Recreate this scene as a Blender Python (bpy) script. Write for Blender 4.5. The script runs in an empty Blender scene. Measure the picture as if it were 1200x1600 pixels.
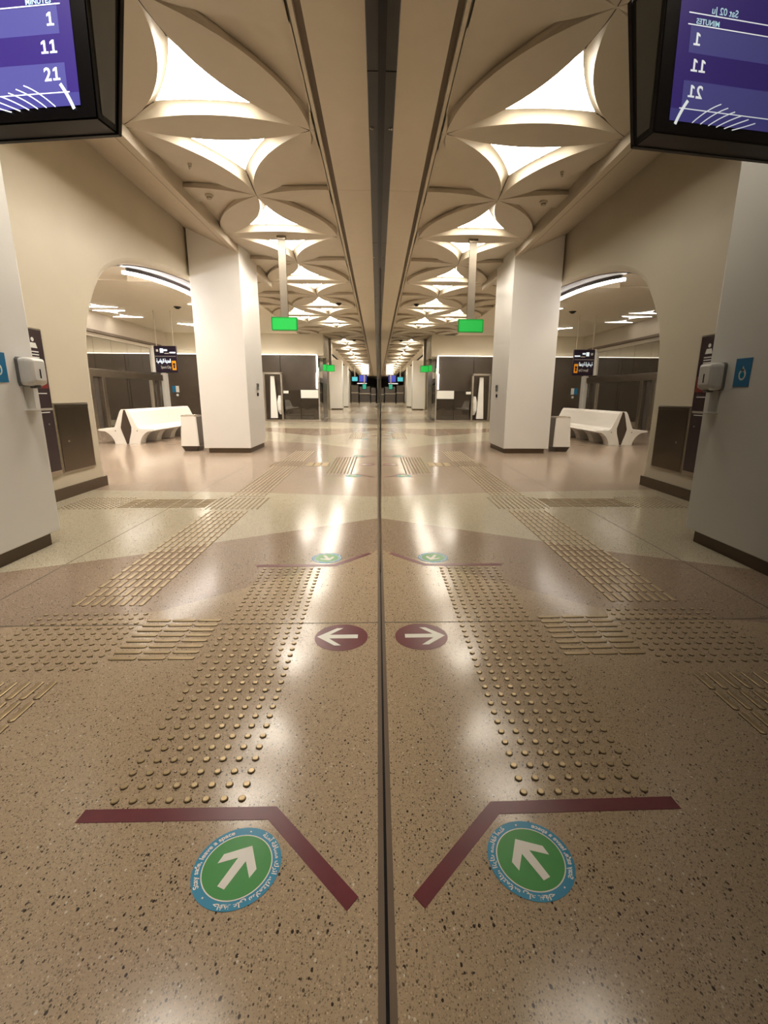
import bpy, bmesh, math, random
from mathutils import Vector, Matrix
random.seed(7)
S = bpy.context.scene
COL = S.collection
R = math.radians

# ------------------------------------------------------------------ camera
F_PX = 738.6
EYE = Vector((-0.019, 0.0, 1.25))
PITCH, YAW, ROLL = R(13.42), R(-1.95), R(0.33)
fx = Vector((math.cos(YAW), math.sin(YAW), 0)); ff = Vector((-math.sin(YAW), math.cos(YAW), 0)); fu = Vector((0, 0, 1))
f2 = ff*math.cos(PITCH) - fu*math.sin(PITCH); u2 = fu*math.cos(PITCH) + ff*math.sin(PITCH)
r3 = fx*math.cos(ROLL) + u2*math.sin(ROLL); u3 = u2*math.cos(ROLL) - fx*math.sin(ROLL)
cd = bpy.data.cameras.new('camera')
cam = bpy.data.objects.new('camera', cd); COL.objects.link(cam)
cam.matrix_world = Matrix(((r3.x, u3.x, -f2.x, EYE.x), (r3.y, u3.y, -f2.y, EYE.y), (r3.z, u3.z, -f2.z, EYE.z), (0, 0, 0, 1)))
cd.sensor_fit = 'VERTICAL'; cd.sensor_height = 24.0
cd.lens = 24.0*F_PX/1600.0
cd.shift_x = -14.5/1600.0; cd.shift_y = -6.6/1600.0
cd.clip_start = 0.002; cd.clip_end = 400
S.camera = cam

# ------------------------------------------------------------------ world, exposure
w = bpy.data.worlds.new('world'); S.world = w; w.use_nodes = True
w.node_tree.nodes['Background'].inputs[0].default_value = (1.0, 0.9, 0.75, 1)
w.node_tree.nodes['Background'].inputs[1].default_value = 0.02
S.view_settings.view_transform = 'Standard'
S.view_settings.look = 'None'
S.view_settings.gamma = 1.0
S.view_settings.use_curve_mapping = False
S.view_settings.exposure = 0.2
PANEL_LIGHT = 34.0      # luminous ceiling panels
LED_LIGHT = 40.0        # linear LED strips

# ------------------------------------------------------------------ materials
MATS = {}
def nodes(m):
    m.use_nodes = True
    nt = m.node_tree
    return nt, nt.nodes, nt.links, nt.nodes['Principled BSDF']
def mat(name, col, rough=0.5, metal=0.0, var=0.04, scale=6.0, bump=0.0, spec=0.5, coat=0.0):
    m = bpy.data.materials.new(name); nt, N, L, B = nodes(m)
    B.inputs['Roughness'].default_value = rough; B.inputs['Metallic'].default_value = metal
    B.inputs['Specular IOR Level'].default_value = spec
    B.inputs['Coat Weight'].default_value = coat
    tc = N.new('ShaderNodeTexCoord'); no = N.new('ShaderNodeTexNoise')
    no.inputs['Scale'].default_value = scale; no.inputs['Detail'].default_value = 3
    L.new(tc.outputs['Object'], no.inputs['Vector'])
    cr = N.new('ShaderNodeValToRGB')
    cr.color_ramp.elements[0].position = 0.3; cr.color_ramp.elements[1].position = 0.7
    cr.color_ramp.elements[0].color = (*[max(0, c*(1-var)) for c in col], 1)
    cr.color_ramp.elements[1].color = (*[min(1, c*(1+var)) for c in col], 1)
    L.new(no.outputs['Fac'], cr.inputs['Fac']); L.new(cr.outputs['Color'], B.inputs['Base Color'])
    if bump:
        bp = N.new('ShaderNodeBump'); bp.inputs['Strength'].default_value = bump; bp.inputs['Distance'].default_value = 0.002
        n2 = N.new('ShaderNodeTexNoise'); n2.inputs['Scale'].default_value = 180
        L.new(tc.outputs['Object'], n2.inputs['Vector']); L.new(n2.outputs['Fac'], bp.inputs['Height']); L.new(bp.outputs['Normal'], B.inputs['Normal'])
    MATS[name] = m
    return m
def emit(name, col, strength, base=(0.8, 0.8, 0.8)):
    m = bpy.data.materials.new(name); nt, N, L, B = nodes(m)
    B.inputs['Base Color'].default_value = (*base, 1)
    B.inputs['Emission Color'].default_value = (*col, 1); B.inputs['Emission Strength'].default_value = strength
    B.inputs['Roughness'].default_value = 0.4
    MATS[name] = m
    return m
def brushed(name, col, rough, sx=(2, 2, 120)):
    m = mat(name, col, rough, 1.0, 0.12, 1.0)
    N = m.node_tree.nodes; L = m.node_tree.links
    tc = [n for n in N if n.type == 'TEX_COORD'][0]; no = [n for n in N if n.type == 'TEX_NOISE'][0]
    mp = N.new('ShaderNodeMapping'); mp.inputs['Scale'].default_value = sx
    L.new(tc.outputs['Object'], mp.inputs['Vector']); L.new(mp.outputs['Vector'], no.inputs['Vector'])
    return m

def terrazzo(name, col):
    m = bpy.data.materials.new(name); nt, N, L, B = nodes(m)
    tc = N.new('ShaderNodeTexCoord')
    def math2(op, a, b=None):
        n = N.new('ShaderNodeMath'); n.operation = op
        for i, v in enumerate((a, b)):
            if v is None: continue
            if isinstance(v, (int, float)): n.inputs[i].default_value = v
            else: L.new(v, n.inputs[i])
        return n.outputs[0]
    nz = N.new('ShaderNodeTexNoise'); nz.inputs['Scale'].default_value = 90; nz.inputs['Detail'].default_value = 4
    L.new(tc.outputs['Object'], nz.inputs['Vector'])
    base = N.new('ShaderNodeMixRGB'); base.inputs[1].default_value = (*[c*0.86 for c in col], 1); base.inputs[2].default_value = (*[min(1, c*1.12) for c in col], 1)
    L.new(nz.outputs['Fac'], base.inputs[0])
    cur = base.outputs[0]
    # aggregate chips: dark brown, black, cream, in several sizes
    for sc, seed, thr, rad, c in ((260, 0, 0.62, 0.36, [x*0.66 for x in col]), (170, 3, 0.74, 0.33, [x*0.50 for x in col]), (120, 7, 0.88, 0.30, [x*0.25 for x in col]),
                                  (85, 11, 0.945, 0.27, (0.05, 0.036, 0.026)), (100, 17, 0.972, 0.26, (0.62, 0.56, 0.46)), (190, 23, 0.86, 0.30, [min(1, x*1.35) for x in col])):
        mp = N.new('ShaderNodeMapping'); mp.inputs['Location'].default_value = (seed*1.7, seed*0.9, 0.37*seed); mp.inputs['Rotation'].default_value = (0, 0, seed)
        mp.inputs['Scale'].default_value = (1.0, 0.75, 1.0)
        L.new(tc.outputs['Object'], mp.inputs['Vector'])
        vo = N.new('ShaderNodeTexVoronoi'); vo.inputs['Scale'].default_value = sc; vo.voronoi_dimensions = '2D'
        L.new(mp.outputs['Vector'], vo.inputs['Vector'])
        sep = N.new('ShaderNodeSeparateColor'); L.new(vo.outputs['Color'], sep.inputs[0])
        pick = math2('GREATER_THAN', sep.outputs[0], thr)
        rr = math2('MULTIPLY_ADD', sep.outputs[1], rad*0.7); rr.node.inputs[2].default_value = rad*0.5
        near = math2('LESS_THAN', vo.outputs['Distance'], rr)
        fac = math2('MULTIPLY', pick, near)
        mx = N.new('ShaderNodeMixRGB'); mx.inputs[2].default_value = (*c, 1)
        L.new(fac, mx.inputs[0]); L.new(cur, mx.inputs[1]); cur = mx.outputs[0]
    L.new(cur, B.inputs['Base Color'])
    B.inputs['Roughness'].default_value = 0.17
    B.inputs['Specular IOR Level'].default_value = 0.24
    n3 = N.new('ShaderNodeTexNoise'); n3.inputs['Scale'].default_value = 2.2; L.new(tc.outputs['Object'], n3.inputs['Vector'])
    ro = N.new('ShaderNodeMapRange'); ro.inputs[3].default_value = 0.12; ro.inputs[4].default_value = 0.20
    L.new(n3.outputs['Fac'], ro.inputs[0]); L.new(ro.outputs[0], B.inputs['Roughness'])
    MATS[name] = m
    return m

def mirror_glass(name, low, power, dark):
    """coated dark glass: reflectance rises from `low` face-on to 1 at grazing"""
    m = bpy.data.materials.new(name); m.use_nodes = True
    nt = m.node_tree; N = nt.nodes; L = nt.links
    N.remove(N['Principled BSDF']); out = N['Material Output']
    lw = N.new('ShaderNodeLayerWeight'); lw.inputs[0].default_value = 0.5
    pw = N.new('ShaderNodeMath'); pw.operation = 'POWER'; pw.inputs[1].default_value = power
    L.new(lw.outputs['Facing'], pw.inputs[0])
    mr = N.new('ShaderNodeMapRange'); mr.inputs[3].default_value = low; mr.inputs[4].default_value = 0.97
    L.new(pw.outputs[0], mr.inputs[0])
    g = N.new('ShaderNodeBsdfGlossy'); g.inputs['Roughness'].default_value = 0.0; g.inputs['Color'].default_value = (0.99, 0.98, 0.95, 1)
    d = N.new('ShaderNodeBsdfDiffuse')
    tc = N.new('ShaderNodeTexCoord'); nz = N.new('ShaderNodeTexNoise'); nz.inputs['Scale'].default_value = 1.0
    L.new(tc.outputs['Object'], nz.inputs['Vector'])
    cr = N.new('ShaderNodeValToRGB'); cr.color_ramp.elements[0].color = (*[c*0.9 for c in dark], 1); cr.color_ramp.elements[1].color = (*[c*1.1 for c in dark], 1)
    L.new(nz.outputs['Fac'], cr.inputs['Fac']); L.new(cr.outputs['Color'], d.inputs['Color'])
    mx = N.new('ShaderNodeMixShader')
    L.new(mr.outputs[0], mx.inputs[0]); L.new(d.outputs[0], mx.inputs[1]); L.new(g.outputs[0], mx.inputs[2]); L.new(mx.outputs[0], out.inputs[0])
    MATS[name] = m
    return m

M = MATS
mat('ceiling_plaster', (0.545, 0.475, 0.375), 0.55, var=0.02)
mat('hall_plaster', (0.76, 0.69, 0.57), 0.5, var=0.02)
mat('coffer_plaster', (0.68, 0.61, 0.49), 0.5, var=0.02)
mat('slot_dark', (0.16, 0.12, 0.085), 0.7)
mat('seam_dark', (0.07, 0.05, 0.035), 0.6)
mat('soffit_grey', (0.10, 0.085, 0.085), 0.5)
mat('wall_cream', (0.64, 0.575, 0.45), 0.38, var=0.03, scale=1.5)
mat('column_white', (0.88, 0.865, 0.84), 0.32, var=0.015, scale=1.5)
mat('plinth_brown', (0.12, 0.082, 0.052), 0.4, metal=0.3)
mat('header_dark', (0.035, 0.028, 0.022), 0.4, var=0.1, spec=0.3)
brushed('steel', (0.55, 0.50, 0.43), 0.28)
mat('dark_steel', (0.22, 0.185, 0.145), 0.28, metal=1.0, var=0.05, scale=3)
mat('stem_steel', (0.26, 0.225, 0.18), 0.5, metal=0.3, var=0.08)
mat('chrome', (0.75, 0.73, 0.70), 0.18, metal=1.0)
mat('brass', (0.37, 0.275, 0.15), 0.36, metal=0.5, var=0.15, scale=14)
mat('brass_side_shade', (0.085, 0.058, 0.032), 0.6, metal=0.2)  # shade painted as dark colour on the sides of studs and bars
mat('joint_metal', (0.10, 0.072, 0.045), 0.5, metal=0.3)
mat('black_plastic', (0.005, 0.004, 0.005), 0.35, spec=0.15)
mat('grey_plastic', (0.15, 0.155, 0.15), 0.4)
mat('white_plastic', (0.78, 0.77, 0.74), 0.35)
mat('clear_plastic', (0.62, 0.60, 0.55), 0.15)
mat('sign_blue', (0.01, 0.19, 0.42), 0.35, var=0.02)
mat('sign_white', (0.85, 0.85, 0.82), 0.4, var=0.01)
mat('sticker_green', (0.018, 0.26, 0.03), 0.32, var=0.03, spec=0.3)
mat('sticker_blue', (0.0, 0.235, 0.42), 0.32, var=0.03, spec=0.3)
mat('sticker_maroon', (0.135, 0.016, 0.026), 0.30, var=0.08, scale=20, spec=0.3)
mat('sticker_white', (0.76, 0.75, 0.68), 0.4, var=0.02)
mat('bench_white', (0.90, 0.87, 0.82), 0.25, var=0.01)
mat('bench_dark', (0.075, 0.055, 0.042), 0.4)
mat('panel_dark', (0.085, 0.066, 0.05), 0.22, var=0.08, scale=2)
mat('cabinet_dark', (0.05, 0.032, 0.036), 0.25)
mat('cabinet_red', (0.20, 0.02, 0.02), 0.35)
mat('sign_dark', (0.022, 0.012, 0.035), 0.3)
mat('far_dark', (0.10, 0.085, 0.075), 0.35)
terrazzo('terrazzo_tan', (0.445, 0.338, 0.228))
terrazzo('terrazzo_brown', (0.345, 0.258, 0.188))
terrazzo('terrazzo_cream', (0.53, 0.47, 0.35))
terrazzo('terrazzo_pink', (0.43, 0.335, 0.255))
mirror_glass('mirror_glass', 0.10, 1.8, (0.012, 0.010, 0.008))
mirror_glass('dark_glass', 0.10, 3.0, (0.045, 0.036, 0.028))
mirror_glass('fascia_glass', 0.46, 2.0, (0.03, 0.026, 0.022))
emit('luminous', (1.0, 0.915, 0.79), PANEL_LIGHT)
emit('luminous_hall', (1.0, 0.90, 0.76), 70.0)
emit('led_wash', (1.0, 0.92, 0.80), 9.0)
emit('led_soft', (1.0, 0.93, 0.86), 7.0)
emit('led', (1.0, 0.93, 0.86), LED_LIGHT)
emit('exit_green', (0.018, 0.62, 0.075), 0.85, (0.0, 0.1, 0.02))
emit('exit_rim', (0.02, 0.7, 0.09), 0.3, (0.0, 0.1, 0.02))
emit('screen_bg', (0.075, 0.035, 0.36), 0.66, (0.01, 0.01, 0.02))
emit('screen_band', (0.15, 0.14, 0.52), 0.75, (0.01, 0.01, 0.02))
emit('screen_foot', (0.10, 0.09, 0.42), 0.8, (0.01, 0.01, 0.02))
emit('screen_text', (0.85, 0.95, 1.0), 1.2)
emit('screen_cyan', (0.25, 0.85, 1.0), 0.9)
emit('sign_light', (0.75, 0.9, 1.0), 1.5)
emit('sign_yellow', (1.0, 0.36, 0.01), 0.8, (0.3, 0.1, 0))
emit('far_white', (1.0, 0.9, 0.86), 0.9, (0.2, 0.2, 0.2))
emit('far_blue', (0.06, 0.08, 0.55), 0.8, (0, 0, 0.02))
emit('far_cyan', (0.12, 0.75, 0.8), 0.7, (0, 0.02, 0.02))
emit('far_green', (0.04, 0.6, 0.38), 0.6, (0, 0.02, 0.01))

# ------------------------------------------------------------------ helpers
def link(name, me, m=None, parent=None):
    o = bpy.data.objects.new(name, me); COL.objects.link(o)
    if m and me is not None and not me.materials: me.materials.append(MATS[m])
    if parent is not None:
        o.parent = parent; o.matrix_parent_inverse = parent.matrix_world.inverted() if not parent.get('_local') else Matrix()
    return o
def tag(o, label, cat=None, group=None, kind=None):
    o['label'] = label
    if cat: o['category'] = cat
    if group: o['group'] = group
    if kind: o['kind'] = kind
    return o
def empty(name, loc=(0, 0, 0), rz=0.0, local=False):
    e = bpy.data.objects.new(name, None); COL.objects.link(e)
    e.location = loc; e.rotation_euler = (0, 0, rz); e.empty_display_size = 0.1
    e.matrix_world = Matrix.Translation(loc) @ Matrix.Rotation(rz, 4, 'Z')
    if local: LOCALS.add(e.name)
    return e
LOCALS = set()
def link(name, me, m=None, parent=None):
    o = bpy.data.objects.new(name, me); COL.objects.link(o)
    if m and not me.materials: me.materials.append(MATS[m])
    if parent is not None:
        o.parent = parent
        if parent.name not in LOCALS:
            o.matrix_parent_inverse = parent.matrix_world.inverted()
    return o
def structure(o, label):
    o['kind'] = 'structure'; o['label'] = label
    return o
def mesh(name, verts, faces, smooth=False):
    me = bpy.data.meshes.new(name); me.from_pydata([tuple(v) for v in verts], [], faces); me.update()
    if smooth:
        for p in me.polygons: p.use_smooth = True
    return me
def bm_mesh(name, bm, smooth=False):
    me = bpy.data.meshes.new(name); bmesh.ops.recalc_face_normals(bm, faces=bm.faces[:]); bm.to_mesh(me); bm.free()
    if smooth:
        for p in me.polygons: p.use_smooth = True
    return me
def bm_box(bm, x0, x1, y0, y1, z0, z1):
    v = [bm.verts.new((x, y, z)) for z in (z0, z1) for y in (y0, y1) for x in (x0, x1)]
    for f in ((0, 2, 3, 1), (4, 5, 7, 6), (0, 1, 5, 4), (2, 6, 7, 3), (0, 4, 6, 2), (1, 3, 7, 5)):
        bm.faces.new([v[i] for i in f])
    return v
def box(name, x0, x1, y0, y1, z0, z1, m, parent=None, bev=0.0, seg=2):
    bm = bmesh.new(); bm_box(bm, x0, x1, y0, y1, z0, z1)
    if bev: bmesh.ops.bevel(bm, geom=bm.edges[:], offset=bev, segments=seg, affect='EDGES', profile=0.5)
    return link(name, bm_mesh(name, bm), m, parent)
def prism(name, pts, axis, a0, a1, m, parent=None, bev=0.0, seg=2, smooth=False):
    """polygon pts extruded along axis: X -> pts are (y,z); Y -> (x,z); Z -> (x,y)"""
    bm = bmesh.new()
    def P(p, a): return {'X': (a, p[0], p[1]), 'Y': (p[0], a, p[1]), 'Z': (p[0], p[1], a)}[axis]
    A = [bm.verts.new(P(p, a0)) for p in pts]; B = [bm.verts.new(P(p, a1)) for p in pts]
    bm.faces.new(A); bm.faces.new(list(reversed(B)))
    for i in range(len(pts)):
        j = (i+1) % len(pts); bm.faces.new((A[i], B[i], B[j], A[j]))
    bmesh.ops.recalc_face_normals(bm, faces=bm.faces[:])
    if bev: bmesh.ops.bevel(bm, geom=bm.edges[:], offset=bev, segments=seg, affect='EDGES', profile=0.5)
    return link(name, bm_mesh(name, bm, smooth), m, parent)
def lathe(name, prof, centre, axis, m, parent=None, n=20, smooth=True):
    """prof: (radius, height) pairs; axis 'X','Y','Z'"""
    V = []; Fs = []
    for (r, h) in prof:
        for k in range(n):
            a = 2*math.pi*k/n; c, s = r*math.cos(a), r*math.sin(a)
            V.append({'Z': (c, s, h), 'X': (h, c, s), 'Y': (c, h, s)}[axis])
    for i in range(len(prof)-1):
        for k in range(n):
            q = (k+1) % n; Fs.append((i*n+k, i*n+q, (i+1)*n+q, (i+1)*n+k))
    Fs.append(tuple(range(n))[::-1]); Fs.append(tuple(range((len(prof)-1)*n, len(prof)*n)))
    V = [(v[0]+centre[0], v[1]+centre[1], v[2]+centre[2]) for v in V]
    me = mesh(name, V, Fs)
    bm = bmesh.new(); bm.from_mesh(me); bmesh.ops.recalc_face_normals(bm, faces=bm.faces[:]); bm.to_mesh(me); bm.free()
    return link(name, me, m, parent)

# ---- lettering
AR = {'ا': ('\uFE8D', '\uFE8E'), 'ل': ('\uFEDD', '\uFEDE', '\uFEDF', '\uFEE0'), 'م': ('\uFEE1', '\uFEE2', '\uFEE3', '\uFEE4'), 'د': ('\uFEA9', '\uFEAA'),
      'ي': ('\uFEF1', '\uFEF2', '\uFEF3', '\uFEF4'), 'ن': ('\uFEE5', '\uFEE6', '\uFEE7', '\uFEE8'), 'ة': ('\uFE93', '\uFE94'), 'ر': ('\uFEAD', '\uFEAE'),
      'ض': ('\uFEBD', '\uFEBE', '\uFEBF', '\uFEC0'), 'ح': ('\uFEA1', '\uFEA2', '\uFEA3', '\uFEA4'), 'ف': ('\uFED1', '\uFED2', '\uFED3', '\uFED4'),
      'ظ': ('\uFEC5', '\uFEC6', '\uFEC7', '\uFEC8'), 'ع': ('\uFEC9', '\uFECA', '\uFECB', '\uFECC'), 'ى': ('\uFEEF', '\uFEF0'),
      'س': ('\uFEB1', '\uFEB2', '\uFEB3', '\uFEB4'), 'ت': ('\uFE95', '\uFE96', '\uFE97', '\uFE98'), 'ك': ('\uFED9', '\uFEDA', '\uFEDB', '\uFEDC'),
      'آ': ('\uFE81', '\uFE82'), 'ﻻ': ('\uFEFB', '\uFEFC')}
def shape_arabic(s):
    s = s.replace('لا', 'ﻻ'); out = []
    for i, ch in enumerate(s):
        if ch not in AR: out.append(ch); continue
        f = AR[ch]
        prev = i > 0 and s[i-1] in AR and len(AR[s[i-1]]) == 4
        nxt = len(f) == 4 and i+1 < len(s) and s[i+1] in AR
        out.append(f[3] if prev and nxt else f[1] if prev else f[2] if nxt else f[0])
    return ''.join(reversed(out))
def text_mesh(body, size, bold=0.0):
    cu = bpy.data.curves.new('txt', 'FONT'); cu.body = body; cu.size = size; cu.resolution_u = 3; cu.offset = bold
    o = bpy.data.objects.new('txt', cu); COL.objects.link(o)
    dg = bpy.context.evaluated_depsgraph_get(); dg.update()
    me = bpy.data.meshes.new_from_object(o.evaluated_get(dg))
    bpy.data.objects.remove(o); bpy.data.curves.remove(cu)
    me.materials.clear()
    return me
def text(name, body, size, m, parent, fn, bold=0.0, align='l', width=None):
    """fn maps flat text coordinates (u, v) to 3-D"""
    me = text_mesh(body, size, bold)
    xs = [v.co.x for v in me.vertices]; x0, x1 = min(xs), max(xs)
    sc = (width/(x1-x0)) if width else 1.0
    off = {'l': x0, 'r': x1, 'c': (x0+x1)/2}[align]
    for v in me.vertices: v.co = Vector(fn((v.co.x-off)*sc, v.co.y))
    return link(name, me, m, parent)

# =================================================================== SETTING
# ------------------------------------------------------------------ floor
floor = empty('floor'); structure(floor, 'polished terrazzo station floor in tan, brown and cream panels')
YN, YF, XL = -6.0, 92.0, -10.45
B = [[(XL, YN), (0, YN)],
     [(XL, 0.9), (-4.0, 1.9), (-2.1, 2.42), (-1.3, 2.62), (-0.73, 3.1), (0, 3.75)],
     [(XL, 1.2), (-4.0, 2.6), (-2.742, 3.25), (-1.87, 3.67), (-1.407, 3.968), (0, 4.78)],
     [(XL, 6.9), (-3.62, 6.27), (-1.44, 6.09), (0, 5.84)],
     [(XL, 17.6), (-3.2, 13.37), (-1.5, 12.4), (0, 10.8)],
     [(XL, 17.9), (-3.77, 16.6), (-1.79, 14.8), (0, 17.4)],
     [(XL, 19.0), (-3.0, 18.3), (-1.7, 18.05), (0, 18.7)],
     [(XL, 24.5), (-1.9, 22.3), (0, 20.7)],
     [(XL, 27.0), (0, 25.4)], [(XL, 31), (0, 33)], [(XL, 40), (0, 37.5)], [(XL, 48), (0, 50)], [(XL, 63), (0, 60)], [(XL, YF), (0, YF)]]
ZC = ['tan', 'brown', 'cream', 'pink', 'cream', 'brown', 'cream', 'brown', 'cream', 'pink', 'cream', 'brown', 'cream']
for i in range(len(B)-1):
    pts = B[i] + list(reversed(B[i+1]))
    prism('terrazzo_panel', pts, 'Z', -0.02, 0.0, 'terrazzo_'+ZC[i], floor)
box('subfloor', XL, 0, YN, YF, -0.2, -0.021, 'far_dark', floor)
def joint(x0, y0, x1, y1, wd=0.009):
    if x0 == x1: return box('divider_strip', x0-wd/2, x0+wd/2, y0, y1, -0.01, 0.0006, 'joint_metal', floor)
    return box('divider_strip', x0, x1, y0-wd/2, y0+wd/2, -0.01, 0.0006, 'joint_metal', floor)
joint(-2.358, YN, -2.358, 40); joint(-9.0, 2.447, 0, 2.447); joint(-9.0, 18.2, 0, 18.2, 0.012)
joint(-7.6, YN, -7.6, 40)

# ------------------------------------------------------------------ mirror wall of platform screen glass on the right
wr = empty('wall_right'); structure(wr, 'tall reflective platform screen of dark mirror glass along the platform edge')
HZ = 2.40
ys = [YN, 3.215, 9.6, 16.0, 22.4, 28.8, 35.2, 41.6, 48.0, YF]
for i in range(len(ys)-1):
    g = 0.018
    box('glass_pane', 0.0, 0.012, ys[i]+(g if i else 0), ys[i+1]-g, 0.0, HZ, 'mirror_glass', wr)
for i, yy in enumerate(ys[1:-1]):
    bm = bmesh.new(); bm_box(bm, -0.006, 0.03, yy-0.017, yy+0.017, 0.0, 2.02 if i == 0 else HZ)
    bmesh.ops.bevel(bm, geom=bm.edges[:], offset=0.004, segments=2, affect='EDGES')
    link('mullion', bm_mesh('mullion', bm), 'chrome', wr)
box('backing', 0.014, 0.05, YN, YF, -0.05, 4.2, 'far_dark', wr)
jy = [YN, 0.1, 2.05, 4.06, 6.1, 8.1, 10.1, 14, 18, 26, 40, YF]
for i in range(len(jy)-1):
    box('header_panel', -0.055, 0.012, jy[i]+0.002, jy[i+1]-0.002, HZ, 2.85, 'header_dark', wr, 0.002, 1)
box('header_gasket', -0.014, 0.012, YN, YF, HZ-0.008, HZ, 'black_plastic', wr)
for yy in (0.42, 2.43, 4.45, 6.5):
    lk = lathe('key_lock', [(0.0088, HZ-0.0015), (0.0085, HZ-0.004), (0.006, HZ-0.004)], (-0.041, yy, 0), 'Z', 'chrome', wr, 16)
    lathe('lock_barrel', [(0.0055, HZ-0.003), (0.0052, HZ-0.0055)], (-0.041, yy, 0), 'Z', 'dark_steel', lk, 12)
box('floor_track', -0.0205, 0.0, YN, YF, -0.01, 0.004, 'plinth_brown', wr)
box('track_gasket', -0.004, 0.0, YN, YF, 0.004, 0.008, 'black_plastic', wr)
box('fascia_panel', -0.05, 0.012, YN, YF, 2.851, 4.3, 'ceiling_plaster', wr)

# ------------------------------------------------------------------ lattice ceiling over the platform
Z0 = 4.10
SIDE, ROW, XC, YR0 = 2.067, 1.82, -1.79, 6.10
XSLOT, XBEAM = -0.70, -2.772
ceil = empty('ceiling'); structure(ceil, 'cream moulded ceiling of lens shaped petals with recessed coffers')
def node(j, i):      # lattice node: odd rows have a node on the centre line
    return Vector((XC + SIDE*(i if j % 2 else i+0.5), YR0 + ROW*j))
SAG = 0.255
def arc(P, Q, sag, side, n=14):
    """points from P to Q bulging by sag towards the given side point"""
    d = Q-P; L = d.length; d = d/L; nrm = Vector((-d.y, d.x))
    if nrm.dot(side-P) < 0: nrm = -nrm
    rad = (L*L/4 + sag*sag)/(2*sag)
    out = []
    for k in range(n+1):
        t = k/n; x = (t-0.5)*L
        out.append(P + d*(t*L) + nrm*(math.sqrt(max(rad*rad-x*x, 0))-(rad-sag)))
    return out
def clip(bm, x0, x1, y1=None):
    for (x, s) in ((x0, -1), (x1, 1)):
        if x is None: continue
        g = bm.verts[:]+bm.edges[:]+bm.faces[:]
        bmesh.ops.bisect_plane(bm, geom=g, plane_co=(x, 0, 0), plane_no=(s, 0, 0), clear_outer=True)
    return len(bm.faces) > 0
def petal_bm(P, Q):
    d = Q-P; nrm = Vector((-d.y, d.x)); mid = (P+Q)/2
    a = arc(P, Q, SAG, mid+nrm); b = arc(P, Q, SAG, mid-nrm)
    bm = bmesh.new()
    va = [bm.verts.new((p.x, p.y, Z0)) for p in a]; vb = [bm.verts.new((p.x, p.y, Z0)) for p in b[1:-1]]
    vb = [va[0]]+vb+[va[-1]]
    for k in range(len(va)-1):
        f = [va[k], va[k+1], vb[k+1], vb[k]]; f2 = []
        for v in f:
            if v not in f2: f2.append(v)
        bm.faces.new(f2)
    return bm
def coffer(V, k, depth, n=14):
    """walls of a triangular coffer and the outline of its cap"""
    G = (V[0]+V[1]+V[2])/3
    C = [G+(v-G)*k for v in V]
    walls = bmesh.new(); cap = []
    A = 4
    for e in range(3):
        P, Q = V[e], V[(e+1) % 3]; CP, CQ = C[e], C[(e+1) % 3]
        low = arc(P, Q, SAG, G, n)
        up = []
        mid = arc(CP, CQ, 0.045*(k/0.6), G, n-2*A)
        for s in range(n+1):
            if s < A: t = s/A; p = P.lerp(CP, t); z = depth*(t*t*(3-2*t))
            elif s > n-A: t = (n-s)/A; p = Q.lerp(CQ, t); z = depth*(t*t*(3-2*t))
            else: p = mid[s-A]; z = depth
            up.append((p, z))
        cap += [u[0] for u in up[A:n-A]]
        rows = []
        H = 4
        for h in range(H+1):
            t = h/H; zt = math.sin(t*math.pi/2)
            rows.append([walls.verts.new((low[s].x+(up[s][0].x-low[s].x)*(1-math.cos(t*math.pi/2))*0.6+(up[s][0].x-low[s].x)*t*0.4,
                                          low[s].y+(up[s][0].y-low[s].y)*(1-math.cos(t*math.pi/2))*0.6+(up[s][0].y-low[s].y)*t*0.4, Z0+up[s][1]*zt)) for s in range(n+1)])
        for h in range(H):
            for s in range(n):
                walls.faces.new((rows[h][s], rows[h][s+1], rows[h+1][s+1], rows[h+1][s]))
    bmesh.ops.remove_doubles(walls, verts=walls.verts[:], dist=0.0005)
    bmesh.ops.recalc_face_normals(walls, faces=walls.faces[:])
    return walls, cap, G
def down(bm):
    for f in bm.faces:
        if f.normal.z > 0: f.normal_flip()
def bm_plain(name, bm, smooth=False):
    bm.normal_update(); down(bm)
    me = bpy.data.meshes.new(name); bm.to_mesh(me); bm.free()
    if smooth:
        for p in me.polygons: p.use_smooth = True
    return me
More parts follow.
